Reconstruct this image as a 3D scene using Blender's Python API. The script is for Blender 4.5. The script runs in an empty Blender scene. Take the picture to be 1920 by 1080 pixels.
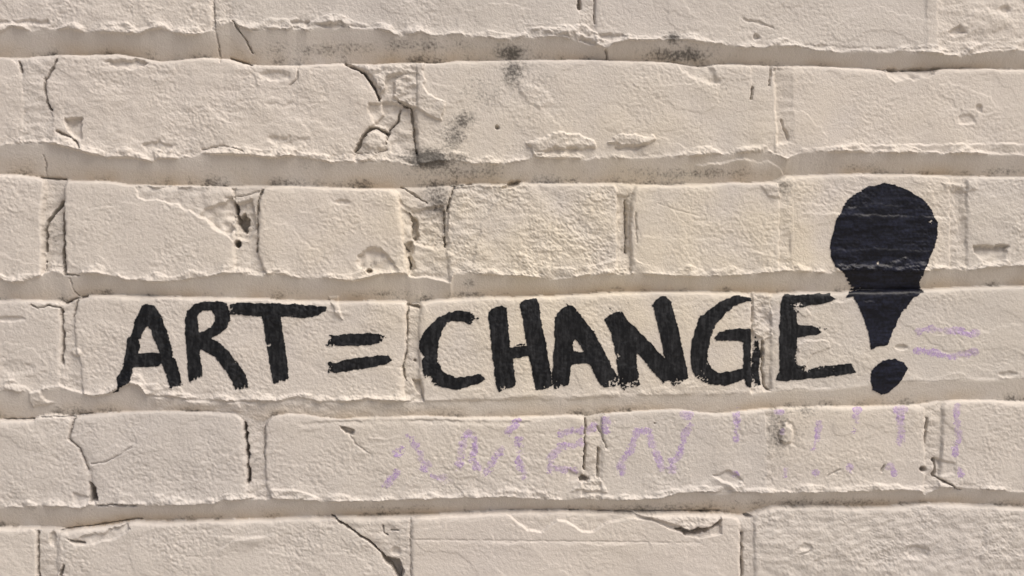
import bpy, math
import numpy as np
from mathutils import Matrix, Vector

# ------------------------------------------------------------------ camera
YAW, ROLL, DIST, EYE, LENS = math.radians(-4.8), math.radians(-0.4), 0.705, 1.50, 35.0
scene = bpy.context.scene
col = scene.collection
cam_data = bpy.data.cameras.new("camera")
cam = bpy.data.objects.new("camera", cam_data)
col.objects.link(cam)
cam_data.lens = LENS
cam_data.sensor_width = 36.0
cam_data.clip_start = 0.01
cam_data.clip_end = 200
CM = (Matrix.Translation((0, -DIST, EYE)) @ Matrix.Rotation(YAW, 4, 'Z')
      @ Matrix.Rotation(math.pi / 2, 4, 'X') @ Matrix.Rotation(ROLL, 4, 'Z'))
cam.matrix_world = CM
cam_data.dof.use_dof = True
cam_data.dof.focus_distance = 0.708
cam_data.dof.aperture_fstop = 2.8
scene.camera = cam

# ------------------------------------------------------------------ sky, sun, exposure
SUN_DIR = Vector((0.42, -0.36, 0.84)).normalized()          # towards the sun
w = bpy.data.worlds.new("World")
scene.world = w
w.use_nodes = True
nt = w.node_tree
bg = nt.nodes["Background"]
sky = nt.nodes.new("ShaderNodeTexSky")
sky.sky_type = 'NISHITA'
sky.sun_disc = False
sky.sun_elevation = math.asin(SUN_DIR.z)
sky.sun_rotation = math.atan2(SUN_DIR.x, SUN_DIR.y)
sky.dust_density = 6.0
sky.air_density = 0.7
sky.ozone_density = 0.3
bg.inputs["Strength"].default_value = 0.055
nt.links.new(sky.outputs[0], bg.inputs[0])
sd = bpy.data.lights.new("sun", 'SUN')
sd.energy = 1.5
sd.angle = math.radians(45)
sd.color = (1.0, 0.95, 0.88)
sun = bpy.data.objects.new("sun", sd)
col.objects.link(sun)
sun.rotation_euler = SUN_DIR.to_track_quat('Z', 'Y').to_euler()
sun.location = (1, -2, 4)
vs = scene.view_settings
vs.view_transform = 'Standard'
vs.look = 'None'
vs.gamma = 1
vs.exposure = 0.97
scene.render.engine = 'CYCLES'

# ------------------------------------------------------------------ helpers
FPX = 1920 * LENS / 36.0
M3 = np.array(CM.to_3x3())
CP = np.array(CM.translation)


def to_px(X, Z, Y=0.0):
    """wall point -> photo pixel"""
    d = np.stack([X - CP[0], np.zeros_like(X) + Y - CP[1], Z - CP[2]], -1) @ M3
    return 960 + FPX * d[..., 0] / -d[..., 2], 540 - FPX * d[..., 1] / -d[..., 2]


def to_wall(px, py):
    """photo pixel -> point on the wall plane"""
    v = M3 @ np.array([(px - 960) / FPX, -(py - 540) / FPX, -1.0])
    t = -CP[1] / v[1]
    p = CP + t * v
    return p[0], p[2]


rng = np.random.RandomState(7)
_ang = rng.rand(256, 256) * 2 * np.pi
_gx, _gy = np.cos(_ang).astype(np.float32), np.sin(_ang).astype(np.float32)


def noise(x, y, s=1.0, seed=0, ax=1.0):
    """gradient noise, cell size s px, about -1..1"""
    x = x / (s * ax) + seed * 17.31
    y = y / s + seed * 5.77
    xf, yf = np.floor(x), np.floor(y)
    u, v = x - xf, y - yf
    xi, yi = xf.astype(np.int64) & 255, yf.astype(np.int64) & 255
    x1, y1 = (xi + 1) & 255, (yi + 1) & 255
    a = _gx[yi, xi] * u + _gy[yi, xi] * v
    b = _gx[yi, x1] * (u - 1) + _gy[yi, x1] * v
    c = _gx[y1, xi] * u + _gy[y1, xi] * (v - 1)
    d = _gx[y1, x1] * (u - 1) + _gy[y1, x1] * (v - 1)
    su, sv = u * u * u * (u * (u * 6 - 15) + 10), v * v * v * (v * (v * 6 - 15) + 10)
    return ((a + (b - a) * su) + ((c + (d - c) * su) - (a + (b - a) * su)) * sv) * 1.5


def sstep(a, b, x):
    t = np.clip((x - a) / (b - a), 0, 1)
    return t * t * (3 - 2 * t)


def seg_dist(x, y, pts):
    """distance to a polyline and the parameter along it"""
    best = np.full(x.shape, 1e9)
    for (x0, y0), (x1, y1) in zip(pts[:-1], pts[1:]):
        dx, dy = x1 - x0, y1 - y0
        t = np.clip(((x - x0) * dx + (y - y0) * dy) / (dx * dx + dy * dy + 1e-9), 0, 1)
        best = np.minimum(best, np.hypot(x - x0 - t * dx, y - y0 - t * dy))
    return best


def poly_sdf(x, y, pts):
    """signed distance to a closed polygon, negative inside"""
    d = seg_dist(x, y, list(pts) + [pts[0]])
    ins = np.zeros(x.shape, bool)
    n = len(pts)
    for i in range(n):
        (x0, y0), (x1, y1) = pts[i], pts[(i + 1) % n]
        if y0 == y1:
            continue
        c = ((y0 > y) != (y1 > y)) & (x < (x1 - x0) * (y - y0) / (y1 - y0) + x0)
        ins ^= c
    return np.where(ins, -d, d)


# ------------------------------------------------------------------ the grid on the wall plane
STEP = 0.00062
xa, _ = to_wall(-12, 540)
xb, _ = to_wall(1932, 540)
_, za = to_wall(0, 1100)
_, zb_ = to_wall(0, -20)


def axis(a, b, margin):
    n = int(round((b - a) / STEP))
    core = np.linspace(a, b, n + 1)
    ext, s, p = [], STEP, 0.0
    while p < margin:
        s = min(s * 1.06, 0.006)
        p += s
        ext.append(p)
    ext = np.array(ext)
    return np.concatenate([a - ext[::-1], core, b + ext])


GX = axis(xa, xb, 0.36)
GZ = axis(za, zb_, 0.24)[::-1]            # row 0 at the top
XX, ZZ = np.meshgrid(GX, GZ)
PX, PY = to_px(XX, ZZ)
NR, NC = PX.shape


def window(x0, y0, x1, y1, pad=14):
    c = [to_wall(a, b) for a in (x0 - pad, x1 + pad) for b in (y0 - pad, y1 + pad)]
    i0 = max(np.searchsorted(GX, min(p[0] for p in c)) - 1, 0)
    i1 = min(np.searchsorted(GX, max(p[0] for p in c)) + 1, NC)
    g = -GZ
    j0 = max(np.searchsorted(g, -max(p[1] for p in c)) - 1, 0)
    j1 = min(np.searchsorted(g, -min(p[1] for p in c)) + 1, NR)
    return slice(j0, j1), slice(i0, i1)


# ------------------------------------------------------------------ what the photograph shows: courses (photo pixels)
def L(s):
    v = [float(a) for a in s.split()]
    return list(zip(v[::2], v[1::2]))


TOPS = {
    0: L("-900 -135 0 -118 960 -100 1920 -78 2800 -60"),
    1: L("-900 88 -100 103 0 105 30 107 60 104 100 100 160 101 220 98 260 106 300 113 340 109 380 105 430 108 460 116 490 120 560 120 600 118 640 116 700 118 760 114 810 117 850 112 900 111 1000 110 1080 109 1200 112 1260 114 1290 120 1320 122 1350 118 1400 118 1440 121 1480 121 1530 121 1600 125 1655 128 1700 130 1770 127 1830 126 1920 128 2800 136"),
    2: L("-900 325 0 325 40 327 75 332 110 336 150 338 200 338 240 345 300 346 350 347 420 348 520 347 560 348 620 350 680 352 740 352 800 350 850 346 900 343 950 344 980 341 1000 343 1080 342 1150 342 1220 345 1260 346 1300 344 1380 341 1430 341 1455 338 1475 328 1500 328 1560 325 1640 324 1740 326 1780 327 1850 330 1920 330 2800 334"),
    3: L("-900 570 0 562 60 562 110 565 122 570 145 557 165 553 220 553 280 555 400 557 440 559 500 560 540 563 620 564 700 564 760 564 768 570 785 570 790 565 840 560 900 557 960 556 1040 554 1120 549 1200 547 1300 546 1380 547 1405 550 1415 548 1450 550 1500 547 1560 548 1590 546 1620 545 1720 543 1740 541 1800 538 1860 537 1920 535 2800 520"),
    4: L("-900 800 0 787 60 787 70 780 100 776 130 781 150 778 200 774 270 771 330 771 400 772 440 776 455 780 480 788 495 790 510 780 540 776 570 777 600 782 640 786 680 783 740 781 800 780 880 783 960 782 1040 780 1060 778 1090 778 1100 781 1130 775 1180 772 1240 768 1280 768 1310 773 1350 775 1400 770 1440 766 1480 764 1540 762 1620 762 1720 759 1760 752 1800 750 1920 753 2800 735"),
    5: L("-900 1015 0 990 60 990 110 992 125 995 160 990 200 987 250 977 290 980 350 978 440 976 500 975 540 972 600 972 640 970 700 970 760 968 800 967 880 963 960 960 1040 959 1100 960 1180 963 1280 963 1350 964 1395 968 1420 960 1450 952 1560 951 1620 953 1700 949 1740 945 1800 946 1920 953 2800 930"),
    6: L("-900 1225 0 1202 960 1170 1920 1148 2800 1125"),
}
LIPS = {
    0: L("-900 50 -100 60 0 62 15 55 25 51 40 53 60 58 80 54 100 54 130 55 160 60 200 61 240 63 262 65 280 58 300 56 330 62 350 67 380 65 395 58 405 50 430 40 450 50 470 57 500 54 540 57 555 50 575 58 590 52 620 43 660 52 700 54 730 60 740 67 775 66 790 62 810 68 835 66 860 64 890 69 920 73 950 76 965 74 980 69 1000 70 1030 70 1060 72 1090 78 1110 84 1130 90 1137 94 1150 83 1180 77 1220 76 1260 76 1300 78 1330 82 1370 87 1400 91 1440 90 1490 87 1530 95 1560 99 1600 95 1640 97 1720 98 1760 103 1800 107 1830 103 1860 97 1920 93 2800 100"),
    1: L("-900 272 0 272 60 268 90 268 105 270 130 278 160 285 200 296 240 296 285 303 300 297 340 297 380 289 420 290 450 291 490 294 520 298 545 293 580 297 620 305 680 303 740 301 780 310 830 302 860 303 890 308 950 308 980 303 1000 295 1030 297 1060 297 1100 299 1130 296 1160 297 1200 296 1250 294 1300 293 1350 289 1400 286 1440 285 1460 292 1475 300 1485 292 1500 286 1540 284 1600 285 1640 288 1700 287 1780 288 1850 289 1920 290 2800 292"),
    2: L("-900 530 -50 522 0 522 25 531 50 526 75 518 85 510 100 505 115 510 130 515 150 514 180 513 210 518 240 525 280 529 320 529 360 522 400 518 420 512 450 513 480 515 530 514 560 522 620 522 660 529 690 521 720 514 760 513 770 519 800 519 830 525 845 530 850 514 880 511 900 515 950 517 1000 520 1030 524 1060 521 1100 517 1150 514 1200 513 1260 518 1320 519 1370 518 1400 515 1440 512 1480 508 1500 510 1560 512 1600 506 1640 507 1740 509 1750 505 1790 502 1820 508 1850 502 1880 500 1920 500 2800 485"),
    3: L("-900 745 0 733 30 733 60 735 100 728 112 724 150 735 170 743 200 740 225 728 245 718 262 722 275 740 300 742 320 741 345 748 380 747 430 752 480 751 520 753 560 743 600 753 650 752 690 748 720 751 760 752 800 752 850 750 900 748 950 748 1000 744 1040 743 1100 745 1200 741 1300 740 1400 738 1430 731 1460 733 1500 730 1560 729 1600 724 1650 720 1700 714 1750 715 1800 711 1850 712 1920 710 2800 690"),
    4: L("-900 970 0 951 60 950 110 949 150 953 175 946 200 948 250 947 290 948 350 947 400 945 420 938 450 937 480 934 500 935 560 937 620 940 660 940 720 939 780 936 840 935 900 933 960 932 980 935 1000 935 1040 938 1090 935 1150 938 1200 937 1240 934 1270 925 1300 923 1350 921 1400 923 1440 925 1500 923 1560 924 1620 921 1680 918 1720 920 1735 926 1760 915 1790 913 1830 916 1880 920 1920 922 2800 905"),
    5: L("-900 1180 0 1160 960 1128 1920 1108 2800 1085"),
}
# bricks of each course: left and right edges as x (or polylines x,y), relief strength, face offset in mm
BRICKS = {
    0: [(-850, -258, 1, 0), (-228, 398, 1.7, .2), (436, 1086, 1.2, -.3), (1115, 1738, .6, .2), (1757, 2390, 2.2, 0)],
    1: [(-1080, -590, 1, 0), (-560, L("22 105 40 135 45 200 40 280"), 1.3, 0),
        (L("106 110 85 150 88 190 98 215 100 290"), L("655 110 690 150 715 185 720 215 690 245 665 290"), 1.7, .4),
        (L("780 110 782 200 784 295"), 1409, .9, 0), (1452, 2075, .8, -.2), (2110, 2720, 1, 0)],
    2: [(-850, -560, 1, 0), (-530, -250, 1, 0), (-215, L("88 330 80 400 80 520"), 1.1, .5), (L("118 330 119 420 122 520"), L("436 340 440 400 440 520"), .9, .6),
        (L("494 345 484 380 482 460 490 500 500 515"), L("748 345 752 400 760 470 768 520"), 1.1, .6),
        (L("852 345 840 390 838 470 842 520"), 1158, 2.1, 0), (L("1190 340 1182 400 1184 520"), 1461, .9, .3), (1482, 1782, .9, -.2),
        (1812, 2110, 1.4, 0), (2140, 2440, 1, 0), (2470, 2750, 1, 0)],
    3: [(-900, -580, 1, 0), (-550, L("112 560 114 640 110 740"), .9, 0), (L("147 555 140 590 140 640 152 690 155 745"), L("764 560 762 650 755 690 760 760"), .9, .3),
        (L("786 560 786 700 795 755"), 1409, .9, .6), (1445, 2070, .8, .1), (2100, 2700, 1, 0)],
    4: [(-850, -480, 1, 0), (-450, -165, 1, 0), (-138, L("136 775 128 823 148 840 165 885 168 955"), 1.2, .3), (L("140 775 132 823 152 840 171 885 182 955"), L("456 775 459 820 464 950"), 1.1, .4),
        (L("500 775 497 850 500 910 515 950"), L("1098 770 1095 880 1090 950"), .9, .4), (1127, 1436, .9, .2),
        (1447, L("1734 755 1736 890 1728 940"), .9, 0), (L("1768 750 1766 850 1758 930"), 2070, .9, .2), (2100, 2400, 1, 0), (2430, 2740, 1, 0)],
    5: [(-900, -530, 1, 0), (-500, 68, 1.0, .3), (L("112 985 106 1040 112 1180"), L("625 965 690 1012 718 1042 740 1075 752 1170"), 1.2, .3),
        (772, 1388, .45, .8), (1414, 2040, 2.5, 0), (2070, 2700, 1, 0)],
    -1: [(-850, -300, 1, 0), (-270, 330, 1, 0), (360, 660, 1, 0), (690, 990, 1, 0), (1020, 1320, 1, 0), (1350, 1960, 1, 0), (1990, 2600, 1, 0)],
    6: [(-800, -200, 1, 0), (-170, 130, 1, 0), (160, 460, 1, 0), (490, 1080, 1, 0), (1110, 1410, 1, 0), (1440, 1740, 1, 0), (1770, 2370, 1, 0)],
}
for c, dy in ((-1, -222), (-2, -444), (-3, -666)):
    TOPS[c] = [(x, y + dy) for x, y in L("-900 -138 0 -120 960 -100 1920 -72 2800 -50")]
    LIPS[c] = [(x, y + dy + 172) for x, y in L("-900 -138 0 -120 960 -100 1920 -72 2800 -50")]
for c, dy in ((7, 212), (8, 424), (9, 636), (10, 848)):
    TOPS[c] = [(x, y + dy) for x, y in TOPS[6]]
for c in (6, 7, 8, 9):
    LIPS[c] = [(x, y + 168) for x, y in TOPS[c]]
BRICKS[-2], BRICKS[-3] = BRICKS[6], BRICKS[-1]
BRICKS[7], BRICKS[8], BRICKS[9] = BRICKS[-1], BRICKS[6], BRICKS[-1]
# joint recess (mm) at the foot of the horizontal band below each course, along x
DEPTH = {0: L("0 5.5 400 7 1900 6.5"), 1: L("0 5 500 5.5 1200 6 1900 6"), 2: L("0 4.5 200 5.5 1900 5.5"),
         3: L("0 3.5 240 3.5 300 1.2 500 .8 760 1 820 2 1400 2.2 1650 2.4 1920 3.5"), 4: L("0 5.5 1000 6.5 1920 6")}
# depth (mm) of the upright joints by course, between brick k and k+1
UPRIGHT = {0: {1: -.8, 2: -1.2, 3: .3}, 1: {1: -.3, 2: -1.2, 3: .2}, 2: {2: -4.2, 3: -1.8, 4: -2.0, 5: -2.6, 6: -.5, 7: -1.3},
           3: {1: -1.2, 2: -1.6, 3: -1.5}, 4: {2: -.6, 3: -.8, 4: -1.0, 5: .3, 6: -1.6}, 5: {1: -1.0, 2: -.2, 3: -1.3}}


def interp(pts, x):
    p = np.array(pts)
    return np.interp(x, p[:, 0], p[:, 1])


def edge(e, y):
    if isinstance(e, (int, float)):
        return np.full(y.shape, float(e))
    p = np.array(e)
    return np.interp(y, p[:, 1], p[:, 0])


# ------------------------------------------------------------------ relief (mm)
n6, n12, n25 = noise(PX, PY, 5.2, 1, 1.35), noise(PX + PY * .35, PY, 10, 2, 1.7), noise(PX, PY, 26, 3, 1.2)
n3, n60, n200 = noise(PX, PY, 3.1, 4), noise(PX, PY, 62, 5), noise(PX, PY, 210, 6)
ragged = 1.5 * noise(PX, PY * .3, 18, 7) + 1.0 * noise(PX, PY * .3, 6, 8)
ew = 2.0 * noise(PX, PY, 18, 9) + 1.0 * noise(PX, PY, 6, 10)
patch = sstep(-.35, .55, noise(PX, PY, 110, 11) + .4 * noise(PX, PY, 45, 12))       # smoother and rougher patches
wob = 3.5 * noise(PX, PY, 22, 61)
m9 = noise(PX + wob, PY - wob * .7, 8.5, 62, 1.25)
m17 = noise(PX - wob * 2, PY + wob, 17, 63, 1.4)
layer = sstep(-.03, .05, noise(PX + 9 * n25, PY + 9 * n12, 120, 64, 1.5)) * .22 + sstep(-.02, .04, noise(PX + 7 * n25, PY + 6 * n12, 75, 65, 1.6) - .25) * .26
m7 = noise(PX + wob * .6, PY + wob * .5, 6.6, 66, 1.15)
m45 = noise(PX + wob * .5, PY, 4.6, 67, 1.2)
grain = .09 * m9 + .12 * m7 + .12 * m45 + .07 * n3 + .10 * m17 - .08 * np.abs(m9 + m7 * .5)
crusty = .34 * n12 + .26 * (.5 - np.abs(n6)) + .12 * n3 + .28 * n25
smooth_t = .03 * noise(PX, PY, 14, 13, 4) + .018 * n6 + .12 * noise(PX, PY, 70, 14, 2)

H = np.zeros(PX.shape)
OWN = np.full(PX.shape, -1, np.int32)
BANDT = np.zeros(PX.shape)               # 0..1 down the horizontal joint
names = []
courses = sorted(BRICKS)
topv = {c: interp(TOPS[c], PX) + .8 * noise(PX, PX * 0 + c * 9.1, 30, 15) + .6 * noise(PX, PX * 0 + c * 3.3, 9, 16) for c in TOPS if -3 <= c <= 10}
for c in courses:
    top, nxt = topv[c], topv[c + 1]
    sel = (PY >= top) & (PY < nxt)
    if c == courses[0]:
        sel |= PY < top
    if c == courses[-1]:
        sel |= PY >= nxt
    if not sel.any():
        continue
    x, y = PX[sel], PY[sel]
    t_, nx_ = top[sel], nxt[sel]
    lip = interp(LIPS[c], x) + ragged[sel]
    lip = np.minimum(lip, nx_ - 6)
    R = interp(DEPTH.get(c, [(0, 7)]), x) + .8 * n200[sel]
    Rprev = interp(DEPTH.get(c - 1, [(0, 7)]), x)
    # upright joints first, then bricks over them
    gr, cr = grain[sel], crusty[sel]
    z = np.full(x.shape, -1.5) + cr * 1.3
    own = np.full(x.shape, -1, np.int32)
    bl = BRICKS[c]
    ups = UPRIGHT.get(c, {})
    cx_edges = []
    for k, b in enumerate(bl[:-1]):
        r = edge(b[1], y)
        l2 = edge(bl[k + 1][0], y)
        m = (x >= r - 6) & (x <= l2 + 6)
        z[m] = ups.get(k, -1.5) + cr[m] * (.5 if (c, k) in ((1, 3), (0, 3)) else 1.5) + 1.0 * n60[sel][m]
    for k, (xl, xr, ro, off) in enumerate(bl):
        le, re = edge(xl, y), edge(xr, y)
        e = ew[sel]
        ds = np.minimum(x - le, re - x) + e
        # rounded corners
        dt = y - t_
        rr = 16.0
        a, b2 = rr - np.minimum(ds, rr), rr - np.minimum(dt, rr)
        ds2 = np.where((a > 0) & (b2 > 0), rr - np.hypot(a, b2), np.minimum(ds, dt + 50))
        bid = len(names)
        names.append((c, k))
        inside = (ds2 > 0) & (y < lip)
        if not inside.any():
            continue
        mid = .5 * (le + re)
        amp = (.25 + .7 * ro) * (.5 + .9 * patch[sel]) * rng.uniform(.8, 1.15)
        f = off + .45 * n200[sel] + .5 * n60[sel] * min(ro, 1.2) + gr * amp * 1.35 + .13 * n25[sel] * amp + layer[sel] + (cr - gr) * max(ro - 1.1, 0) * .95
        f = f + .0012 * rng.uniform(-1, 1) * (x - mid)
        s = np.clip(ds2 / np.clip(6.5 + 8 * n60[sel] + 4 * n25[sel], 2.5, 16), 0, 1)
        f = z + (f - z) * np.sqrt(np.clip(1 - (1 - s) ** 2, 0, 1))
        z = np.where(ds2 > 0, f, z)
        own[inside] = bid
    # mortar squeezed over the lower edge of the bricks: a rough crust that ends in the ragged lip
    up = lip - y
    crust_w = 1.25 + 1.3 * n60[sel] + .9 * n25[sel]
    soft = interp({3: [(760, 1), (830, .35), (1500, .3), (2400, .3)]}.get(c, [(0, 1)]), x)
    k_ = soft * np.exp(-np.clip(up, 0, None) / (7.5 + 4 * n60[sel])) * (up >= 0)
    z = z + k_ * (np.clip(crust_w, 0, 3) + cr * 2.0)
    cz = 9 + 16 * n60[sel] + 9 * noise(x, y * 0 + c * 40., 150, 71) + 5 * n25[sel] + 2 * n12[sel]
    zone = soft * sstep(-1.2, 1.5, cz - up) * (up >= 0)
    z = z + zone * (.42 + cr * 1.0 + .35 * n12[sel])
    # the struck joint leaning back under the course
    lip0 = np.minimum(interp(LIPS[c], x), nx_ - 6)
    t = np.clip((y - lip0) / np.maximum(nx_ - lip0, 1), 0, 1)
    flush = sstep(2.2, 1.0, R)
    zband = .55 * (1 - t) - R * t ** 1.05 + smooth_t[sel] * 1.3 + flush * cr * 1.3
    edge_z = .25 + .5 * n25[sel]
    zband = zband + soft * edge_z * np.exp(-np.clip(y - lip, 0, None) / 7.0)
    mix = np.clip((y - lip) / (3.2 / soft) + .5, 0, 1)
    mix = mix * mix * (3 - 2 * mix)
    z = z + (zband - z) * mix
    # rounded upper arris above the recessed ledge
    wtop = np.clip(15 + 9 * n60[sel] + 4 * n25[sel], 6, 28)
    s = np.clip((y - t_) / wtop, 0, 1)
    zr = -Rprev * .95
    z = np.where(y < lip, zr + (z - zr) * (.80 * np.sqrt(np.clip(1 - np.clip(1 - s * 2.2, 0, 1) ** 2, 0, 1)) + .20 * (1 - (1 - s) ** 2)), z)
    H[sel], OWN[sel], BANDT[sel] = z, own, np.where(y > lip, t, 0)

# ------------------------------------------------------------------ chips, lumps, steps, cracks and holes (photo pixels, mm)
def chip(pts, dz, soft=4, rough=0.0, tilt=(0, 0), even=False):
    p = L(pts)
    xs, ys = [a for a, _ in p], [b for _, b in p]
    W = window(min(xs), min(ys), max(xs), max(ys))
    x, y = PX[W], PY[W]
    wx, wy = 5 * noise(x, y, 24, 21) + 2.2 * noise(x, y, 8, 22), 5 * noise(x, y, 24, 20) + 2.2 * noise(x, y, 8, 19)
    big = .3 if even else min(1.0, max(max(xs) - min(xs), max(ys) - min(ys)) / 60)
    d = poly_sdf(x + wx * big, y + wy * big, p) + .9 * noise(x, y, 5, 22)
    m = sstep(soft * .5, -soft * .5, d)
    if dz < 0 and dz > -5 and not even:                       # broken out steeply at the top, running out below
        v = np.clip((y - min(ys)) / (max(ys) - min(ys) + 1), 0, 1)
        m = m * (1.15 - .75 * v + .35 * noise(x, y, 16, 18))
    H[W] += m * (dz + (rough + .35) * (crusty[W] - grain[W]) + tilt[0] * (x - np.mean(xs)) + tilt[1] * (y - np.mean(ys)))


def step(pts, dz, fade=40, rough=0.0):
    """a raised ragged edge along a line; the layer thins out below it"""
    p = L(pts)
    xs, ys = [a for a, _ in p], [b for _, b in p]
    W = window(xs[0], min(ys) - 4, xs[-1], max(ys) + fade)
    x, y = PX[W], PY[W]
    d = y - interp(p, x) + 2.6 * noise(x, y, 16, 23) + 1.2 * noise(x, y, 5, 24)
    e = sstep(xs[0] - 6, xs[0] + 12, x) * sstep(xs[-1] + 6, xs[-1] - 12, x) * np.clip(.75 + 1.0 * noise(x, y, 40, 17), .1, 1.4)
    H[W] += dz * e * sstep(-1.5, 1.8, d) * (1 - sstep(0, fade, d)) + e * rough * (crusty[W] - grain[W]) * sstep(-1, 2, d) * (1 - sstep(0, fade, d))


def crack(pts, width, depth):
    p = L(pts)
    xs, ys = [a for a, _ in p], [b for _, b in p]
    W = window(min(xs), min(ys), max(xs), max(ys))
    x, y = PX[W], PY[W]
    d = seg_dist(x + 2.0 * noise(x, y, 13, 25) + .9 * noise(x, y, 5, 26), y + 1.2 * noise(x, y, 9, 27), p)
    hw = width * .38 * (.95 + .9 * noise(x, y, 17, 28) + .4 * noise(x, y, 6, 39))
    H[W] -= depth * sstep(hw + .9, hw - .9, d) * sstep(-.4, .4, hw)
    H[W] -= min(.12 * depth, .55) * np.exp(-np.maximum(d - hw, 0) / (4.5 + 3 * noise(x, y, 15, 47))) * (.8 + .9 * noise(x, y, 14, 48))


def pit(x0, y0, rx, ry, dz, soft=.5):
    W = window(x0 - rx, y0 - ry, x0 + rx, y0 + ry)
    x, y = PX[W], PY[W]
    d = np.hypot((x - x0) / rx, (y - y0) / ry) + .18 * noise(x, y, 8, 29)
    H[W] += dz * sstep(1, 1 - soft, d)


# course 0
crack("400 -10 402 40 405 62 408 90 412 115", 2, 2.5)
crack("436 40 455 65 465 82 472 96", 3, 3)
crack("430 106 450 112 472 121", 5, 4)
crack("1088 -10 1086 14", 6, 6); crack("1114 -5 1114 44", 2.2, 3); crack("1137 92 1141 108", 3, 4)
chip("1118 66 1150 64 1175 70 1165 76 1120 74", -2); crack("1393 36 1420 43 1450 52", 7, .9); pit(1418, 70, 8, 7, -2.2)
chip("-10 40 40 40 90 36 95 44 40 50 -10 52", -1.5, 5)
chip("545 40 580 40 575 52 550 54", -2); chip("590 50 610 42 640 42 665 52 620 50", -2.2)
chip("1000 56 1040 50 1100 46 1118 62 1130 80 1060 66", 1.3, 5, 1)
chip("1780 60 1800 48 1812 60 1790 68", -2.2); pit(1850, 40, 55, 25, .8); pit(1885, 18, 14, 8, -2)
step("1775 78 1840 82 1920 76", .9, 25, .4)
step("1500 82 1600 88 1735 90", -.9, 14)
# course 1
crack("106 112 95 135 85 150 83 168 88 190 96 206", 4, 5); crack("36 116 41 134", 5, 4)
chip("122 222 152 222 152 264 138 258 128 246", -4.0, 4, 0, (.03, 0)); crack("108 246 120 252 136 258 151 277", 4, 4)
chip("198 116 230 112 266 112 278 120 245 128 212 124", -3, 5); step("200 128 240 131 290 126", .8, 30)
chip("270 272 300 264 328 270 318 284 296 292 278 282", -1.6, 6)
crack("380 281 420 273 440 278 455 284", 2, 2); crack("560 122 556 148 545 160", 2, 2)
pit(515, 142, 34, 12, -1.8); step("505 183 530 186 556 178", .9, 12); step("500 193 530 196 556 190", -.9, 10)
chip("500 258 540 256 580 262 560 275 520 278", -1.3, 8)
chip("690 195 745 192 778 200 782 290 735 290 722 240 700 228", -2.6, 5)
chip("652 117 700 119 792 116 794 165 832 192 828 222 800 215 778 198 752 192 738 180 746 142 724 150 716 176 700 150 686 134", 1.9, 3, 1.2)
chip("724 176 722 148 745 136 786 138 786 172 752 184", -1.1, 3, 0, (.02, .01))
crack("646 119 682 136 700 160 712 186", 6, 7); crack("746 190 766 199", 5, 5); crack("771 200 775 240 780 286", 4, 4.5)
crack("750 204 747 226 730 242 723 270", 3, 4.5); crack("666 284 680 257 694 241 710 240 724 249", 6, 7)
pit(702, 264, 28, 22, 2.0); crack("668 287 700 288 725 280", 2, 2)
pit(932, 239, 4.5, 4.5, -3.5)
chip("972 150 1000 160 1026 178 1034 196 1012 204 990 192 976 172", .5, 9, 1.1)
chip("988 268 1020 258 1050 245 1112 262 1115 276 1060 280 1000 288", 1.8, 4, 1.6)
chip("1000 282 1080 276 1076 290 1010 294", -1.6, 4)
chip("1140 266 1172 252 1226 256 1228 264 1200 274 1160 272", 1.9, 3, 1.4); chip("1150 276 1210 274 1190 284 1150 282", -1.5)
chip("1262 112 1328 112 1340 138 1352 158 1312 152 1284 138", -2.2, 9, .6, (0, -.05))
crack("1411 164 1408 186", 5, 3); chip("1451 128 1486 126 1488 266 1458 270", -1.5, 7, .4, (.07, 0), True); crack("1465 225 1478 262", 4, 2)
crack("1446 122 1443 160", 4, 2.5)
chip("1654 126 1772 126 1740 142 1716 149 1680 150 1668 140", -4.2, 6); pit(1836, 202, 7, 9, -1.8); pit(1812, 224, 22, 12, -1.2)
step("1496 280 1560 275 1680 271 1920 269 2000 268", .9, 16, .4)
step("1305 309 1330 307 1360 305 1392 298 1412 299 1420 304 1440 300 1460 312 1476 328", 1.5, 38)
# course 2
crack("80 290 84 310 80 336", 2.2, 2); crack("72 332 118 334", 4, 3.5); crack("116 378 97 400 86 416 83 432 83 470", 5, 9)
crack("116 400 117 440 119 490 122 514", 6, 12); crack("122 514 150 517", 2, 3); crack("130 522 135 545 144 556", 2, 2)
crack("84 490 83 505", 3, 4)
chip("255 350 440 350 440 452 418 440 396 428 380 410 360 396 330 382 262 372", -1.5, 3, .7)
chip("374 402 404 386 434 372 442 396 436 432 420 440 398 424", -4.0, 4, 0, (-.05, -.06))
chip("438 378 450 412 461 398 466 420 456 440 447 424 440 402", -12, 3); pit(445, 457, 6, 9, -11, .4)
chip("438 384 472 374 480 430 462 450 446 446", -3.2, 5, 1.2, (0, 0), True)
crack("492 356 485 374 482 410 483 460 481 472", 2.6, 4); crack("420 372 460 366 486 358", 2, 1.6)
chip("668 484 690 466 716 466 732 490 748 508 700 512 672 504", -3.6, 6, 0, (.02, -.04)); pit(692, 509, 7, 5, -6)
pit(642, 379, 19, 6, -1.5); step("740 352 755 380 770 392 800 380", -.8, 20)
chip("752 388 768 400 778 448 770 470 778 500 768 520 758 470", -2.2, 4, 0, (-.12, 0))
chip("768 398 780 412 786 440 778 450 771 430", -6, 3); chip("762 458 776 452 776 478 768 492 760 480", -3.5, 3)
crack("758 458 766 470", 2, 4); crack("768 484 770 505", 4, 6)
chip("772 395 830 386 834 452 812 466 778 456", -3.0, 6, 1.3, (0, 0), True); crack("833 396 834 462", 3.2, 5); crack("852 348 843 375 838 396", 3, 4)
crack("752 350 800 380", 3, 2.5); crack("845 350 885 345", 3, 3); chip("942 352 962 338 976 338 972 346 956 352", -6, 4)
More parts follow.
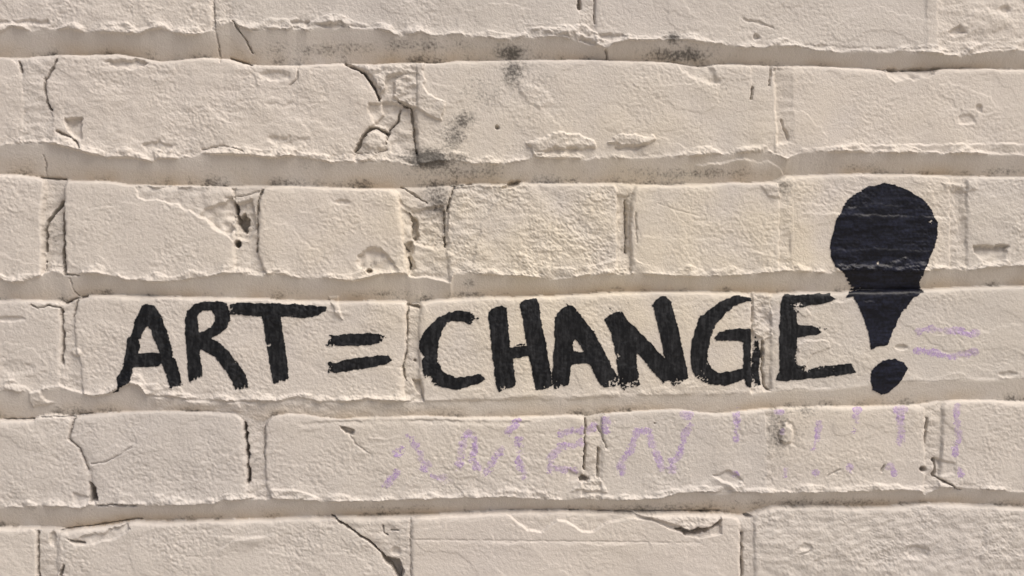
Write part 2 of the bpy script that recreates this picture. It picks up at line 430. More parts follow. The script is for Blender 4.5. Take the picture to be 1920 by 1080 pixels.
chip("842 350 950 350 922 388 900 430 890 470 884 512 842 512", -1.1, 3, .5)
chip("1158 366 1178 366 1180 478 1164 478", -1.8, 4); crack("1174 374 1175 474", 3, 3.5); crack("1192 400 1194 455", 2.5, 1.5)
step("975 493 1000 499 1040 501 1080 503 1110 497 1150 488 1190 485 1215 498 1245 505", 1.1, 30, .8)
crack("1232 381 1270 394 1312 406", 3, .3); chip("1425 345 1460 345 1462 372 1440 366", 1, 5, 1)
step("1478 397 1560 401 1660 404 1790 408", .55, 40); step("1560 470 1640 466 1760 472", .4, 30)
step("1560 497 1600 499 1700 500 1745 497", .8, 8)
chip("1823 462 1886 464 1882 494 1842 494", -3.8, 5, 0, (0, .05)); chip("1786 350 1802 352 1808 410 1800 450 1792 400", -1.2, 9)
chip("1768 345 1830 340 1832 356 1790 362", 1, 5, 1)
# course 3
crack("58 572 70 578 90 573 112 577", 3, 3.5); pit(18, 598, 34, 6, -1.4); crack("115 582 117 640 116 682", 4, 6)
crack("145 562 138 596", 2.4, 3); crack("120 569 140 560 162 556", 4, 5); pit(142, 660, 12, 10, 1.2)
pit(30, 690, 40, 16, -.8); chip("55 734 76 734 80 750 98 756 60 762", 1.5, 4, 1)
crack("765 575 763 660 755 690 761 713", 2.4, 4); chip("772 712 790 714 793 748 784 736", -4, 4); pit(778, 676, 3, 3, -3)
crack("764 571 786 576", 5, 5); chip("616 556 632 554 634 572 640 598 630 590 620 570", 1.3, 3, .6)
step("615 582 640 584 660 583", .6, 10); crack("1411 552 1411 640", 3, 1.5)
crack("1431 640 1430 690 1434 724 1442 731", 4, 4.5); chip("1414 552 1446 552 1446 630 1432 640 1414 620", .8, 3, 1.2)
chip("1486 575 1510 574 1518 592 1508 594", .6, 2, .5); chip("1494 642 1552 636 1558 652 1520 664 1514 690 1494 690", .55, 2, .8)
pit(1690, 651, 15, 6, -1.6); step("1560 568 1600 562 1640 566", .7, 20); pit(1890, 702, 22, 6, -1.2)
step("285 744 340 750 430 754 480 756", .8, 26, 1); step("770 753 860 751 1000 749 1100 748", -.6, 30)
step("340 768 400 772 450 772", -.8, 8)
# course 4
crack("140 783 128 823 150 840 165 882", 2.2, 2.6); chip("168 906 178 914 182 938 170 941", -13, 2); chip("138 924 166 932 166 948 140 948", -1.6, 4)
crack("172 870 200 866 222 854 246 838", 2.2, 1.2); crack("184 948 216 946 256 949", 2.4, 3.5); crack("0 787 60 787", 3, 3)
crack("66 782 130 782 170 776", 2, 2.5)
crack("459 794 463 830 466 880 465 906", 5, 10); crack("496 800 495 862", 1.8, 2.2)
step("560 792 620 790 690 788 780 786 900 790 1000 790", -.9, 12, .8)
chip("638 799 664 806 660 816 648 812", -5, 3); crack("655 815 670 835 692 850", 3, .8); step("690 820 720 822 745 819", .7, 8)
crack("1098 786 1095 880", 3.2, 5.5); chip("1086 896 1092 891 1106 897 1100 903 1088 902", -7, 3); crack("1122 840 1120 895", 4, 3.5)
chip("1064 880 1092 890 1084 900 1066 906", -1.4, 5); chip("1104 895 1126 896 1140 920 1070 920", 1, 4, 1.2)
crack("1120 800 1138 840", 4, 2); pit(1228, 794, 3, 2, -2)
pit(1474, 815, 22, 30, -1.3); pit(1474, 814, 15, 22, 2.8, .35); step("1336 892 1370 908 1380 918", 1, 20, .6)
chip("1338 890 1370 882 1390 900 1376 914", -1.6, 4)
crack("1737 785 1736 832", 3.4, 5); pit(1731, 880, 8, 6, -8); crack("1754 862 1752 892", 6, 8); crack("1755 894 1776 906 1802 919", 3.5, 5)
chip("1756 862 1792 866 1790 890 1758 892", -1.8, 6); crack("1658 872 1652 884", 3.5, 2.5); crack("1550 894 1575 880", 2, 1.2)
step("1640 918 1700 912 1760 912", .7, 14); step("1735 926 1760 918 1800 916", -1.2, 20)
step("1280 920 1340 926 1380 924", .8, 14)
# course 5
crack("70 998 71 1090", 3.4, 7); chip("125 1012 180 1002 236 984 242 994 200 1014 152 1021", -2.4, 4); crack("134 1014 158 1018", 5, 4)
crack("112 996 180 987 216 981 262 975", 2.2, 3.5); pit(98, 1010, 8, 16, -3); crack("120 1060 108 1090", 5, 6)
step("400 1005 480 1008 520 1000", .6, 20); step("410 1030 440 1012 520 1005", .6, 26)
crack("622 970 650 986 670 1001 690 1013 714 1034 722 1048", 4, 7); chip("720 1044 746 1050 756 1070 753 1092 742 1078", -12, 3)
crack("718 985 719 998 726 1003", 2, 3); crack("734 995 748 995", 2.5, 2.5); pit(742, 1034, 12, 10, -1.5); crack("769 968 770 1085", 1.8, 2)
chip("948 960 1352 960 1352 1000 1310 1008 1290 1004 1250 988 1220 975 1180 971 1140 980 1112 997 1090 997 1062 976 1045 976 1015 997 990 994 965 976", -2.0, 2.5, .7, (0, 0), True)
chip("1180 962 1352 963 1354 974 1332 988 1292 995 1274 986 1222 971", 2.6, 3, .9, (0, 0), True)
chip("1262 990 1274 986 1292 996 1332 989 1352 976 1352 985 1302 1004 1286 1000", -8, 3)
crack("772 1011 1000 1014 1310 1017", 2.2, .55); step("772 1015 1000 1018 1310 1021", .35, 30)
crack("1391 1000 1392 1090", 4, 5); pit(1404, 969, 8, 4, -6); pit(1720, 1035, 26, 16, -1.8); pit(1510, 1025, 14, 8, -1.2)
crack("1500 1040 1515 1036 1522 1025", 3, 1)

# ------------------------------------------------------------------ stains, tints and bounce light painted into the bed joints
dirt = np.zeros(PX.shape)
for x0, y0, rx, ry, s in [
        (962, 98, 34, 18, 1.05), (966, 135, 26, 36, .85), (900, 175, 60, 45, .55), (850, 255, 40, 40, .7), (870, 225, 20, 22, .85), (820, 300, 70, 18, .9), (1000, 160, 70, 50, .42), (1262, 72, 18, 16, .95), (1275, 102, 75, 15, .95), (805, 298, 50, 20, 1.3),
        (838, 288, 40, 26, .62), (878, 222, 22, 16, .8), (880, 190, 45, 40, .42), (1356, 164, 12, 18, .6), (1285, 92, 30, 18, .4),
        (700, 498, 34, 18, .55), (818, 372, 32, 46, .78), (860, 322, 120, 20, .66), (1472, 352, 24, 20, .7), (1500, 770, 70, 16, .6),
        (1458, 812, 24, 46, .8), (1500, 815, 22, 40, .5), (1448, 880, 12, 50, .45), (600, 92, 170, 20, .56), (790, 84, 110, 16, .66),
        (60, 312, 60, 18, .42), (1300, 325, 170, 14, .62), (1230, 20, 60, 30, .3), (880, 530, 12, 10, .8), (1290, 160, 80, 40, .3),
        (1180, 150, 120, 40, .25), (620, 300, 40, 10, .4), (1560, 312, 160, 14, .42), (60, 945, 120, 25, .4), (740, 955, 130, 14, .5),
        (1250, 955, 220, 12, .62), (1540, 945, 180, 12, .68), (1890, 320, 60, 10, .55), (1180, 430, 20, 60, .35), (100, 450, 24, 60, .55),
        (478, 850, 16, 60, .45), (800, 770, 120, 16, .4), (500, 312, 200, 16, .36), (1450, 600, 10, 40, .3), (810, 440, 25, 40, .4), (540, 550, 60, 12, .45), (880, 552, 40, 8, .7), (720, 552, 70, 10, .55)]:
    W = window(x0 - rx * 2.4, y0 - ry * 2.4, x0 + rx * 2.4, y0 + ry * 2.4)
    d = np.hypot((PX[W] - x0) / rx, (PY[W] - y0) / ry)
    dirt[W] = np.maximum(dirt[W], s * np.exp(-d ** 1.6 * .75))
foot = sstep(.3, 1.0, BANDT) * (BANDT > 0)
along = np.clip(.45 + .9 * noise(PX, PY * .2, 90, 31) + .5 * noise(PX, PY * .3, 26, 32), 0, 1)
dirt = np.maximum(dirt, foot * along * .75)
speck = .55 * n3 + .5 * n6 + .35 * n25
dirt_m = np.clip(sstep(.36, 1.02, dirt + .46 * speck) * sstep(.02, .2, dirt), 0, 1)
lone = sstep(.80, .95, noise(PX, PY, 7, 33) * (.6 + .5 * noise(PX, PY, 130, 34)))
dirt_m = np.maximum(dirt_m, lone * .6)
warm = np.clip(np.exp(-(((PX - 1200) / 620) ** 2 + ((PY - 500) / 290) ** 2)) * (.8 + .6 * n60 + .5 * n200), 0, 1)  # broad tint, lighter and yellower around the middle right
warm = np.maximum(warm, np.clip(np.exp(-(((PX - 1490) / 70) ** 2 + ((PY - 470) / 90) ** 2)) * (1 + .7 * n60), 0, 1))
ochre_bounce = np.clip((sstep(.2, 1, BANDT) * (BANDT > 0)) * (.5 + .7 * noise(PX, PY * .3, 120, 35) + .3 * n25), 0, 1)  # yellowish dirt low in the bed joints, with warm bounced light painted in
STAIN_BOUNCE = np.stack([dirt_m, warm, ochre_bounce, np.ones_like(warm)], -1).astype(np.float32)

# ------------------------------------------------------------------ materials
def new_mat(name):
    m = bpy.data.materials.new(name)
    m.use_nodes = True
    return m, m.node_tree.nodes, m.node_tree.links, m.node_tree.nodes["Principled BSDF"]


def mixcol(n, l, fac, a, b, mode='MIX'):
    x = n.new("ShaderNodeMix")
    x.data_type = 'RGBA'
    x.blend_type = mode
    for sock, v in ((x.inputs[0], fac), (x.inputs[6], a), (x.inputs[7], b)):
        if hasattr(v, "links"):
            l.new(v, sock)
        else:
            sock.default_value = v
    return x.outputs[2]


def math_node(n, l, op, a, b=None):
    x = n.new("ShaderNodeMath")
    x.operation = op
    for sock, v in zip(x.inputs, (a, b)):
        if v is None:
            continue
        if hasattr(v, "links"):
            l.new(v, sock)
        else:
            sock.default_value = v
    return x.outputs[0]


def noise_node(n, l, vec, scale, detail=4, rough=.55):
    x = n.new("ShaderNodeTexNoise")
    l.new(vec, x.inputs["Vector"])
    x.inputs["Scale"].default_value = scale
    x.inputs["Detail"].default_value = detail
    x.inputs["Roughness"].default_value = rough
    return x.outputs["Fac"]


def wall_paint(name, base):
    m, n, l, p = new_mat(name)
    geo = n.new("ShaderNodeNewGeometry")
    pos = geo.outputs["Position"]
    at = n.new("ShaderNodeVertexColor")
    at.layer_name = "stain_bounce"
    sep = n.new("ShaderNodeSeparateColor")
    l.new(at.outputs["Color"], sep.inputs[0])
    big = noise_node(n, l, pos, 6, 3)
    mid = noise_node(n, l, pos, 45, 4)
    fine = noise_node(n, l, pos, 900, 3, .6)
    c = mixcol(n, l, big, (base[0] * .93, base[1] * .93, base[2] * .97, 1), (base[0] * 1.06, base[1] * 1.05, base[2] * .99, 1))
    c = mixcol(n, l, math_node(n, l, 'MULTIPLY', mid, .22), c, (base[0] * .82, base[1] * .80, base[2] * .78, 1))
    c = mixcol(n, l, math_node(n, l, 'MULTIPLY', sep.outputs[1], .85), c, (base[0] * 1.10, base[1] * 1.06, base[2] * .93, 1))
    c = mixcol(n, l, math_node(n, l, 'MULTIPLY', sep.outputs[2], .8), c, (base[0] * .82, base[1] * .71, base[2] * .56, 1))
    c = mixcol(n, l, math_node(n, l, 'MULTIPLY', sep.outputs[0], .86), c, (.045, .042, .038, 1))
    info = n.new("ShaderNodeObjectInfo")           # each brick took the paint a little differently
    hsv = n.new("ShaderNodeHueSaturation")
    l.new(math_node(n, l, 'ADD', math_node(n, l, 'MULTIPLY', info.outputs["Random"], .09), .955), hsv.inputs["Value"])
    l.new(math_node(n, l, 'ADD', math_node(n, l, 'MULTIPLY', info.outputs["Random"], .2), .9), hsv.inputs["Saturation"])
    l.new(c, hsv.inputs["Color"])
    l.new(hsv.outputs[0], p.inputs["Base Color"])
    p.inputs["Roughness"].default_value = .62
    p.inputs["Specular IOR Level"].default_value = .35
    b = n.new("ShaderNodeBump")
    b.inputs["Strength"].default_value = .7
    b.inputs["Distance"].default_value = .0005
    l.new(math_node(n, l, 'ADD', fine, noise_node(n, l, pos, 380, 3)), b.inputs["Height"])
    l.new(b.outputs[0], p.inputs["Normal"])
    return m


BASE = (.590, .550, .508)
M_BRICK = wall_paint("painted_brick", BASE)
M_MORTAR = wall_paint("painted_mortar", tuple(a * .97 for a in BASE))


def ink(name, colr, thin, rough, streak):
    """brushed paint: dense with thinner, greyer streaks and uneven sheen"""
    m, n, l, p = new_mat(name)
    geo = n.new("ShaderNodeNewGeometry")
    mp = n.new("ShaderNodeMapping")
    mp.inputs["Scale"].default_value = streak
    l.new(geo.outputs["Position"], mp.inputs["Vector"])
    f = noise_node(n, l, mp.outputs[0], 1.0, 5, .65)
    g = noise_node(n, l, geo.outputs["Position"], 420, 3, .6)
    ramp = n.new("ShaderNodeMapRange")
    ramp.inputs[1].default_value, ramp.inputs[2].default_value = .45, .70
    l.new(math_node(n, l, 'ADD', math_node(n, l, 'MULTIPLY', f, .65), math_node(n, l, 'MULTIPLY', g, .35)), ramp.inputs[0])
    l.new(mixcol(n, l, ramp.outputs[0], colr + (1,), thin + (1,)), p.inputs["Base Color"])
    l.new(math_node(n, l, 'ADD', math_node(n, l, 'MULTIPLY', f, .45), rough), p.inputs["Roughness"])
    p.inputs["Specular IOR Level"].default_value = .22
    b = n.new("ShaderNodeBump")
    b.inputs["Strength"].default_value = .4
    b.inputs["Distance"].default_value = .0003
    l.new(math_node(n, l, 'ADD', f, g), b.inputs["Height"])
    l.new(b.outputs[0], p.inputs["Normal"])
    return m


M_BLACK = ink("black_brush_paint", (.0045, .005, .0065), (.036, .037, .040), .3, (420, 420, 90))
M_NAVY = ink("navy_black_paint", (.004, .0045, .0085), (.022, .026, .050), .2, (38, 200, 240))


def chalk_dust(name, colr):
    """a dusting of chalk that lets the wall show through"""
    m, n, l, p = new_mat(name)
    geo = n.new("ShaderNodeNewGeometry")
    f = noise_node(n, l, geo.outputs["Position"], 500, 4, .7)
    g = noise_node(n, l, geo.outputs["Position"], 70, 3, .6)
    p.inputs["Base Color"].default_value = colr + (1,)
    p.inputs["Roughness"].default_value = .95
    ramp = n.new("ShaderNodeMapRange")
    ramp.inputs[1].default_value, ramp.inputs[2].default_value = .36, .66
    ramp.inputs[3].default_value, ramp.inputs[4].default_value = .02, .62
    l.new(math_node(n, l, 'ADD', math_node(n, l, 'MULTIPLY', f, .55), math_node(n, l, 'MULTIPLY', g, .45)), ramp.inputs[0])
    l.new(ramp.outputs[0], p.inputs["Alpha"])
    return m


M_CHALK = chalk_dust("violet_chalk", (.54, .38, .76))


def plain(name, colr, scale):
    m, n, l, p = new_mat(name)
    geo = n.new("ShaderNodeNewGeometry")
    f = noise_node(n, l, geo.outputs["Position"], scale, 6, .6)
    l.new(mixcol(n, l, f, tuple(a * .75 for a in colr) + (1,), tuple(a * 1.2 for a in colr) + (1,)), p.inputs["Base Color"])
    p.inputs["Roughness"].default_value = .85
    b = n.new("ShaderNodeBump")
    b.inputs["Strength"].default_value = .4
    b.inputs["Distance"].default_value = .003
    l.new(f, b.inputs["Height"])
    l.new(b.outputs[0], p.inputs["Normal"])
    return m


# ------------------------------------------------------------------ meshes
HM = H * .001
VERT = np.stack([XX, -HM, ZZ], -1)
dX = np.gradient(VERT, axis=1)
dZ = np.gradient(VERT, axis=0)
NRM = np.cross(dX, dZ)
NRM *= np.where(NRM[..., 1:2] > 0, -1, 1)
NRM /= np.linalg.norm(NRM, axis=-1, keepdims=True)


def make_mesh(name, verts, faces, norms=None, stain_bounce=None):
    me = bpy.data.meshes.new(name)
    nv, nf = len(verts), len(faces)
    me.vertices.add(nv)
    me.vertices.foreach_set("co", np.ascontiguousarray(verts, np.float32).ravel())
    me.loops.add(nf * 4)
    me.loops.foreach_set("vertex_index", np.ascontiguousarray(faces, np.int32).ravel())
    me.polygons.add(nf)
    me.polygons.foreach_set("loop_start", np.arange(0, nf * 4, 4, dtype=np.int32))
    me.polygons.foreach_set("loop_total", np.full(nf, 4, np.int32))
    me.update(calc_edges=True)
    me.polygons.foreach_set("use_smooth", np.ones(nf, bool))
    if stain_bounce is not None:
        a = me.color_attributes.new("stain_bounce", 'FLOAT_COLOR', 'POINT')
        a.data.foreach_set("color", np.ascontiguousarray(stain_bounce, np.float32).ravel())
    if norms is not None:
        me.normals_split_custom_set_from_vertices(norms.astype(np.float32))
    return me


def sheet(name, cells, depth, vert=VERT, nrm=NRM, stain_bounce=STAIN_BOUNCE, ncol=NC):
    """the cells (bool, rows-1 x cols-1) of a relief as a mesh, with sides going back by depth"""
    j, i = np.nonzero(cells)
    a = j * ncol + i
    q = np.stack([a, a + ncol, a + ncol + 1, a + 1], 1)
    used, inv = np.unique(q, return_inverse=True)
    q = inv.reshape(q.shape)
    v = vert.reshape(-1, 3)[used]
    nn = nrm.reshape(-1, 3)[used]
    st = stain_bounce.reshape(-1, 4)[used] if stain_bounce is not None else None
    if depth:
        e = np.concatenate([q[:, [0, 1]], q[:, [1, 2]], q[:, [2, 3]], q[:, [3, 0]]])
        key = np.sort(e, 1)
        key = key[:, 0].astype(np.int64) * len(v) + key[:, 1]
        _, first, cnt = np.unique(key, return_index=True, return_counts=True)
        be = e[first[cnt == 1]]
        bu, binv = np.unique(be, return_inverse=True)
        binv = binv.reshape(be.shape)
        n0, nb = len(v), len(bu)
        rim, back = v[bu], v[bu].copy()
        back[:, 1] = depth
        # outward normals for the sides
        ed = rim[binv[:, 1]] - rim[binv[:, 0]]
        sn = np.zeros((nb, 3))
        o = np.stack([-ed[:, 2], 0 * ed[:, 0], ed[:, 0]], 1)
        np.add.at(sn, binv[:, 0], -o)
        np.add.at(sn, binv[:, 1], -o)
        ln = np.linalg.norm(sn, axis=1, keepdims=True)
        sn = np.where(ln > 1e-12, sn / np.maximum(ln, 1e-12), [[0, -1, 0]])
        side = np.stack([binv[:, 1] + n0, binv[:, 0] + n0, binv[:, 0] + n0 + nb, binv[:, 1] + n0 + nb], 1)
        q = np.concatenate([q, side])
        v = np.concatenate([v, rim, back])
        nn = np.concatenate([nn, sn, sn])
        if st is not None:
            st = np.concatenate([st, st[bu], st[bu]])
    return make_mesh(name, v, q, nn, st)


def put(name, me, mat, parent, label=None):
    o = bpy.data.objects.new(name, me)
    me.materials.append(mat)
    col.objects.link(o)
    o.parent = parent
    if label:
        o["label"] = label
    return o


wall = bpy.data.objects.new("brick_wall", None)
col.objects.link(wall)
wall["label"] = "old brick wall under thick cream paint with black painted slogan ART = CHANGE!"
wall["category"] = "wall"
wall["kind"] = "thing"

# each cell belongs to the brick of its centre
own_c = OWN[:-1, :-1]
for bid in range(len(names)):
    cells = own_c == bid
    if cells.sum() < 60:
        continue
    put("brick", sheet("brick", cells, .07), M_BRICK, wall)
put("mortar", sheet("mortar", own_c < 0, .05), M_MORTAR, wall)

# the rest of the wall behind and around, and the ground it stands on
def box(name, x0, x1, y0, y1, z0, z1):
    v = np.array([(x, y, z) for z in (z0, z1) for y in (y0, y1) for x in (x0, x1)], float)
    f = np.array([(0, 2, 3, 1), (4, 5, 7, 6), (0, 1, 5, 4), (2, 6, 7, 3), (0, 4, 6, 2), (1, 3, 7, 5)])
    me = make_mesh(name, v, f)
    me.polygons.foreach_set("use_smooth", np.zeros(6, bool))
    return me


put("wall_body", box("wall_body", -2.5, 2.5, .02, .30, -.02, 3.2), plain("cream_render", BASE, 40), wall)
ground = bpy.data.objects.new("pavement", box("pavement", -30, 30, -30, 30, -.2, 0))
ground.data.materials.append(plain("paving", (.40, .37, .33), 3))
col.objects.link(ground)
ground["kind"] = "structure"
ground["label"] = "grey pavement at the foot of the brick wall"

# ------------------------------------------------------------------ brush lettering and chalk
def Zm(ox, oy, s):
    """outline read off an enlargement (3.6x) whose corner is at ox, oy"""
    return [(ox + a / 3.6, oy + b / 3.6) for a, b in L(s)]


def painted(name, mat, label, field, box_px, lift=.00028, sub=2):
    """a skin of paint lying on the relief where field(x, y, relief) < 0"""
    W = window(*box_px, pad=10)
    gx, gz = GX[W[1]], GZ[W[0]]
    v = VERT[W]
    nr = NRM[W]

    def up(a, ax):
        m = .5 * (np.take(a, range(a.shape[ax] - 1), ax) + np.take(a, range(1, a.shape[ax]), ax))
        shp = list(a.shape)
        shp[ax] = a.shape[ax] * 2 - 1
        r = np.empty(shp, a.dtype)
        ix = [slice(None)] * a.ndim
        ix[ax] = slice(0, None, 2)
        r[tuple(ix)] = a
        ix[ax] = slice(1, None, 2)
        r[tuple(ix)] = m
        return r
    v = up(up(v, 0), 1)
    nr = up(up(nr, 0), 1)
    rel = H[W]
    loc = rel - blur(rel, 5)
    loc = up(up(loc, 0), 1)
    px, py = to_px(v[..., 0], v[..., 2], v[..., 1])
    f = field(px, py, loc)
    cells = .25 * (f[:-1, :-1] + f[1:, :-1] + f[:-1, 1:] + f[1:, 1:]) < 0
    # slide rim vertices onto the outline
    inner = np.zeros(f.shape, int)
    for a in (0, 1):
        for b in (0, 1):
            inner[a:a + cells.shape[0], b:b + cells.shape[1]] += cells
    rim = (inner > 0) & (inner < 4)
    fy, fx = np.gradient(f)
    g2 = fx * fx + fy * fy + 1e-6
    sx, sy = np.clip(-f * fx / g2, -.5, .5) * rim, np.clip(-f * fy / g2, -.5, .5) * rim
    ax = np.gradient(v, axis=1)
    ay = np.gradient(v, axis=0)
    v = v + sx[..., None] * ax + sy[..., None] * ay + nr * lift
    me = sheet(name, cells, 0, v, nr, None, v.shape[1])
    return put(name, me, mat, wall, label)


def blur(a, r):
    for ax in (0, 1):
        p = np.concatenate([np.repeat(np.take(a, [0], ax), r + 1, ax), a, np.repeat(np.take(a, [-1], ax), r, ax)], ax)
        c = np.cumsum(p, ax)
        n = a.shape[ax]
        a = (np.take(c, range(2 * r + 1, 2 * r + 1 + n), ax) - np.take(c, range(0, n), ax)) / (2 * r + 1)
    return a


def brush(name, mat, label, outlines, holes=(), dry=(), lift=.00028):
    allp = [p for o in outlines for p in o]
    bx = (min(p[0] for p in allp), min(p[1] for p in allp), max(p[0] for p in allp), max(p[1] for p in allp))

    def field(x, y, rel):
        d = np.full(x.shape, 1e9)
        for o in outlines:
            d = np.minimum(d, poly_sdf(x, y, o))
        for h in holes:
            d = np.maximum(d, -poly_sdf(x, y, h))
        d = d + 1.5 * noise(x, y, 13, 41) + 1.3 * noise(x, y, 3.2, 42, 2.2) + .8 * noise(x, y, 2.2, 45)
        # bristles leave the hollows bare near the ends of a stroke
        k = np.full(x.shape, .0)
        for (cx, cy, r, s) in dry:
            k = np.maximum(k, s * np.exp(-((x - cx) ** 2 + (y - cy) ** 2) / (r * r)))
        edge_k = np.exp(np.minimum(d, 0) / 5.0) * .9
        bare = -np.clip(rel, -.4, .3) * 2.2 + 1.1 * noise(x, y, 3.4, 43) + .6 * noise(x, y, 9, 44, 2.0) + .5 * noise(x, y, 40, 46) - 1.95 + 2.0 * k + edge_k
        return np.maximum(d, bare * 3.0)
    return painted(name, mat, label, field, bx, lift)


A, B, C_, D_ = (0, 530), (480, 530), (960, 530), (1400, 530)
brush("painted_letter", M_BLACK, "black brush-painted letter A before the R",
      [Zm(*A, "1000 140 1050 160 1095 235 1130 330 1165 470 1165 505 1185 515 1235 690 1150 712 1120 620 1090 545 1060 568 900 572 880 660 850 690 805 708 800 740 760 742 790 712 790 640 830 570 845 480 860 370 890 350 905 270 940 190 960 155")],
      [Zm(*A, "1000 285 1050 400 1070 470 935 475 950 390 960 350 985 300")], [(262, 637, 6, .9), (330, 722, 14, .5)])
brush("painted_letter", M_BLACK, "black brush-painted letter R between A and T",
      [Zm(*A, "1250 240 1265 195 1310 145 1375 130 1480 125 1530 140 1550 185 1555 250 1530 310 1470 355 1430 375 1490 410 1550 470 1610 550 1655 620 1680 715 1590 725 1565 670 1520 590 1450 500 1350 450 1365 580 1370 625 1290 680 1275 665 1268 600 1255 420")],
      [Zm(*A, "1335 220 1370 190 1420 190 1450 220 1450 260 1420 300 1345 342 1340 290")], [(365, 712, 14, .7), (455, 728, 16, .5)])
brush("painted_letter", M_BLACK, "black brush-painted letter T before the equals sign",
      [L("431 573 445 567 480 568 540 570 590 573 613 576 610 584 590 593 570 596 527 594 530 620 538 670 542 711 525 717 513 720 508 695 500 650 493 600 491 593 460 592 432 589")],
      (), [(506, 648, 6, 1.0), (515, 651, 4, 1.0), (436, 578, 14, .6), (525, 715, 14, .5)])
brush("painted_equals_sign", M_BLACK, "black painted equals sign of two slanting strokes",
      [Zm(*B, "490 352 520 358 620 348 740 340 860 350 880 370 860 390 775 425 640 425 480 432 470 415 490 390 520 370"),
       Zm(*B, "500 525 515 545 600 520 760 498 890 490 925 525 880 550 740 580 600 600 510 615 475 605 500 570 485 545")],
      (), [(614, 645, 12, .7), (620, 690, 14, .7), (720, 632, 10, .6)])
brush("painted_letter", M_BLACK, "black brush-painted letter C after the equals sign",
      [Zm(*B, "1100 440 1105 400 1130 340 1180 280 1240 230 1310 200 1390 190 1460 205 1505 240 1440 285 1400 265 1340 255 1290 270 1255 320 1235 390 1225 470 1230 530 1250 580 1290 620 1360 640 1440 630 1520 615 1550 650 1520 675 1430 700 1350 722 1280 715 1200 690 1150 650 1130 620 1115 520 1135 500 1110 465")],
      (), [(890, 597, 14, .9), (806, 712, 12, .8), (790, 660, 8, .6)])
brush("painted_letter", M_BLACK, "black brush-painted letter H after the C",
      [L("915 585 925 577 941 572 950 578 953 612 957 650 988 648 982 610 977 585 975 570 982 562 1007 560 1011 569 1016 608 1025 655 1033 697 1036 724 1010 734 1003 728 996 686 990 667 962 673 965 697 966 724 935 735 931 727 924 674 920 641"),
       L("958 648 975 645 985 644 986 646 960 650")],
      (), [(945, 732, 16, .7), (1018, 730, 16, .7)])
brush("painted_letter", M_BLACK, "black brush-painted letter A between H and N",
      [Zm(*C_, "290 235 320 190 350 165 400 152 430 175 500 265 560 340 620 460 670 560 710 625 735 650 740 690 620 710 590 680 520 545 400 550 385 690 290 715 265 680 275 580 285 420"), Zm(*C_, "348 122 388 156 378 162")],
      [Zm(*C_, "425 372 480 460 412 465 412 400")], [(1150, 718, 18, 1.0), (1050, 725, 18, .6)])
brush("painted_letter", M_BLACK, "black brush-painted letter N before the G",
      [Zm(*C_, "620 250 660 215 700 195 745 200 770 245 850 320 950 420 1035 520 1010 400 975 260 950 150 960 130 1000 95 1040 90 1075 130 1110 260 1140 400 1175 540 1190 650 1100 700 1075 690 1060 660 1020 680 960 610 835 460 845 560 865 690 760 725 735 710 715 600 690 430 660 320"), Zm(*C_, "645 160 690 190 682 198"), Zm(*C_, "935 140 965 160 960 178")],
      (), [(1180, 722, 20, 1.0), (1270, 716, 18, .8), (1158, 668, 6, .8)])
brush("painted_letter", M_BLACK, "black brush-painted letter G running onto the upright mortar joint",
      [Zm(*C_, "1610 95 1615 125 1560 130 1500 160 1440 210 1380 280 1345 360 1325 450 1320 520 1340 570 1390 610 1470 600 1560 575 1560 400 1460 390 1380 390 1360 370 1400 330 1500 310 1612 312 1612 590 1620 480 1630 380 1642 345 1665 400 1675 470 1665 600 1680 690 1610 710 1580 690 1565 650 1500 680 1420 695 1330 685 1250 650 1215 590 1205 500 1215 400 1235 320 1260 240 1320 190 1400 130 1500 88")],
      (), [(1345, 625, 12, .7), (1418, 640, 16, .8), (1310, 705, 26, .6), (1408, 715, 12, .7)])
brush("painted_letter", M_BLACK, "black brush-painted letter E beside the exclamation mark",
      [Zm(*D_, "235 100 255 80 350 85 480 75 560 75 600 110 560 135 470 150 400 160 310 170 350 195 335 210 340 290 440 290 540 310 490 345 340 370 335 470 340 560 400 560 410 580 500 565 700 545 740 605 640 625 500 640 340 655 230 665 190 655 220 600 220 400 222 250")],
      (), [(1495, 572, 14, .9), (1540, 617, 10, .9), (1515, 690, 12, .8), (1530, 688, 30, .4)])
up = [(1400 + a / 3.6, 280 + b / 3.6) for a, b in L("880 240 920 228 1000 240 1080 270 1180 330 1250 410 1290 500 1285 600 1255 690 1225 760 1190 850 1160 900 1178 945 1190 962")]
lowr = Zm(*D_, "1120 110 1040 210 990 320 955 415 840 450 825 370 805 280 760 170 720 95 670 98 690 74")
left = [(1400 + a / 3.6, 280 + b / 3.6) for a, b in L("700 930 665 870 660 840 600 790 575 740 560 650 585 560 600 480 640 420 680 340 750 290 820 250")]
brush("painted_exclamation_mark", M_NAVY, "big black painted exclamation mark with balloon-shaped top and oval dot",
      [up + lowr + left, Zm(*D_, "840 600 870 560 920 525 1000 515 1060 540 1085 580 1070 620 1030 680 970 735 910 755 850 725 838 660")],
      (), [(1746, 415, 6, 1.1), (1590, 530, 14, .7), (1645, 492, 6, .9), (1600, 545, 12, .5)])


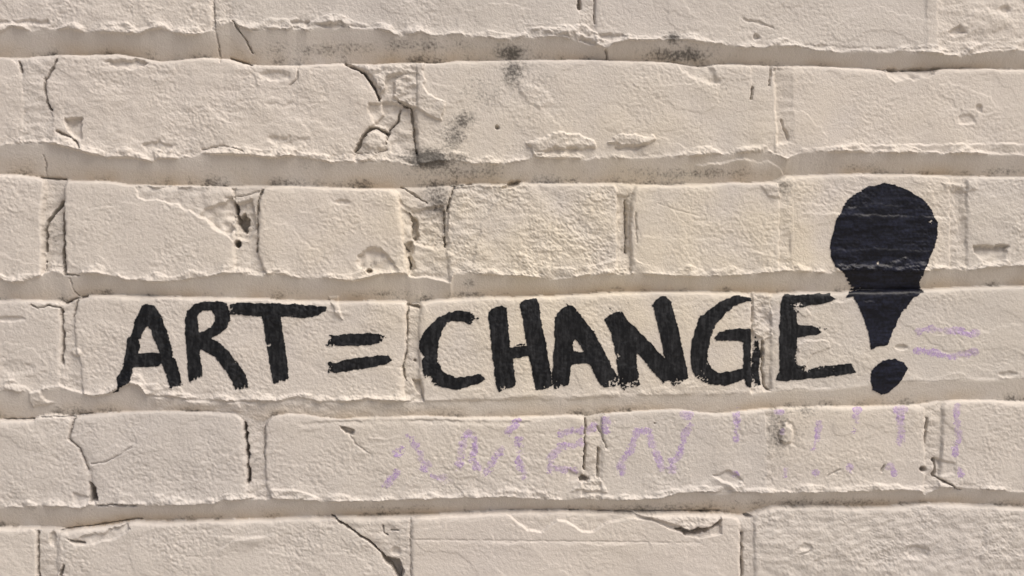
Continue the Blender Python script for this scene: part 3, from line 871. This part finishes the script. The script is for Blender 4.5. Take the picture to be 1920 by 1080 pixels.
def chalk(label, strokes, width=9.0, dens=.0):
    allp = [p for s in strokes for p in s]
    bx = (min(p[0] for p in allp) - 8, min(p[1] for p in allp) - 8, max(p[0] for p in allp) + 8, max(p[1] for p in allp) + 8)

    def field(x, y, rel):
        d = np.full(x.shape, 1e9)
        for s in strokes:
            d = np.minimum(d, seg_dist(x, y, s))
        d = d + 1.6 * noise(x, y, 11, 51)
        cover = 1 - d / (width * .78)
        v = cover * .8 + rel * 1.2 + .6 * noise(x, y, 2.4, 52, 1.5) + .3 * noise(x, y, 4.5, 55, 2.2) + .7 * noise(x, y, 11, 53, 1.6) + .6 * noise(x, y, 30, 54) - .18 + dens
        return np.where(d > width * 1.0, 1.0, -v) * 4
    return painted("chalk_mark", M_CHALK, label, field, bx, .00012)


E_, F_, G_ = (480, 780), (960, 780), (1400, 780)
chalk("faint violet chalk equals sign beside the exclamation mark",
      [Zm(*D_, "1165 345 1165 315 1280 310 1400 320 1550 345"), Zm(*D_, "1150 460 1250 470 1350 490 1400 495"), Zm(*D_, "1420 490 1480 490 1540 465")], 8, .1)
chalk("faint violet chalk letter A, the palest of the chalk word",
      [Zm(*E_, "1020 130 1055 155 1080 210"), Zm(*E_, "880 470 905 430 950 380"), Zm(*E_, "1130 350 1200 405 1300 430"), Zm(*E_, "940 260 1000 215"), Zm(*E_, "1090 230 1160 330")], 9, -.12)
chalk("faint violet chalk letter M before the chalk E",
      [Zm(*E_, "1365 350 1385 270 1400 170 1440 115 1475 150 1470 250"), Zm(*E_, "1455 295 1500 350"), Zm(*E_, "1545 385 1580 345 1620 290 1650 225"), Zm(*E_, "1705 110 1720 75 1765 40"), Zm(*E_, "1775 150 1775 300 1800 400")], 9, .05)
chalk("faint violet chalk letter E running over the upright joint",
      [Zm(*F_, "330 120 400 105 470 95"), Zm(*F_, "460 180 330 205 255 290 260 370"), Zm(*F_, "300 360 420 365"), Zm(*F_, "525 95 570 60"), Zm(*F_, "615 30 655 35"), Zm(*F_, "620 80 640 90")], 9, .0)
chalk("faint violet chalk letter N after the chalk E",
      [Zm(*F_, "740 385 735 330 790 250 845 130 850 95 930 105 950 200 990 280 1020 350 1090 365"), Zm(*F_, "1070 310 1140 240 1160 130 1200 70"), Zm(*F_, "1160 -8 1195 -5")], 9, .08)
chalk("short violet chalk exclamation mark under the letter G", [Zm(*F_, "1520 -30 1515 60 1518 150"), Zm(*F_, "1500 395 1510 405")], 8, .05)
chalk("violet chalk exclamation mark beside the round plug", [Zm(*G_, "490 45 470 150 455 220"), Zm(*G_, "460 375 475 388")], 8, .0)
for dab in ("740 -40 755 -38", "735 8 745 45", "735 80 728 105", "695 340 705 365"):
    chalk("violet chalk dab in a broken upright row of dabs", [Zm(*G_, dab)], 8, .05)
chalk("long violet chalk exclamation mark beneath the black dot", [Zm(*G_, "1015 -40 1060 -45"), Zm(*G_, "1035 5 1042 100 1035 180"), Zm(*G_, "970 345 990 378")], 9, .08)
chalk("violet chalk exclamation mark past the cracked upright joint", [Zm(*G_, "1418 -60 1418 10 1430 90 1435 170"), Zm(*G_, "1405 190 1405 250"), Zm(*G_, "1435 368 1448 402")], 8, .0)
for dab in ("205 -30 235 -25", "225 100 245 105", "265 365 260 402"):
    chalk("small violet chalk dab around the round plug", [Zm(*G_, dab)], 6, -.05)
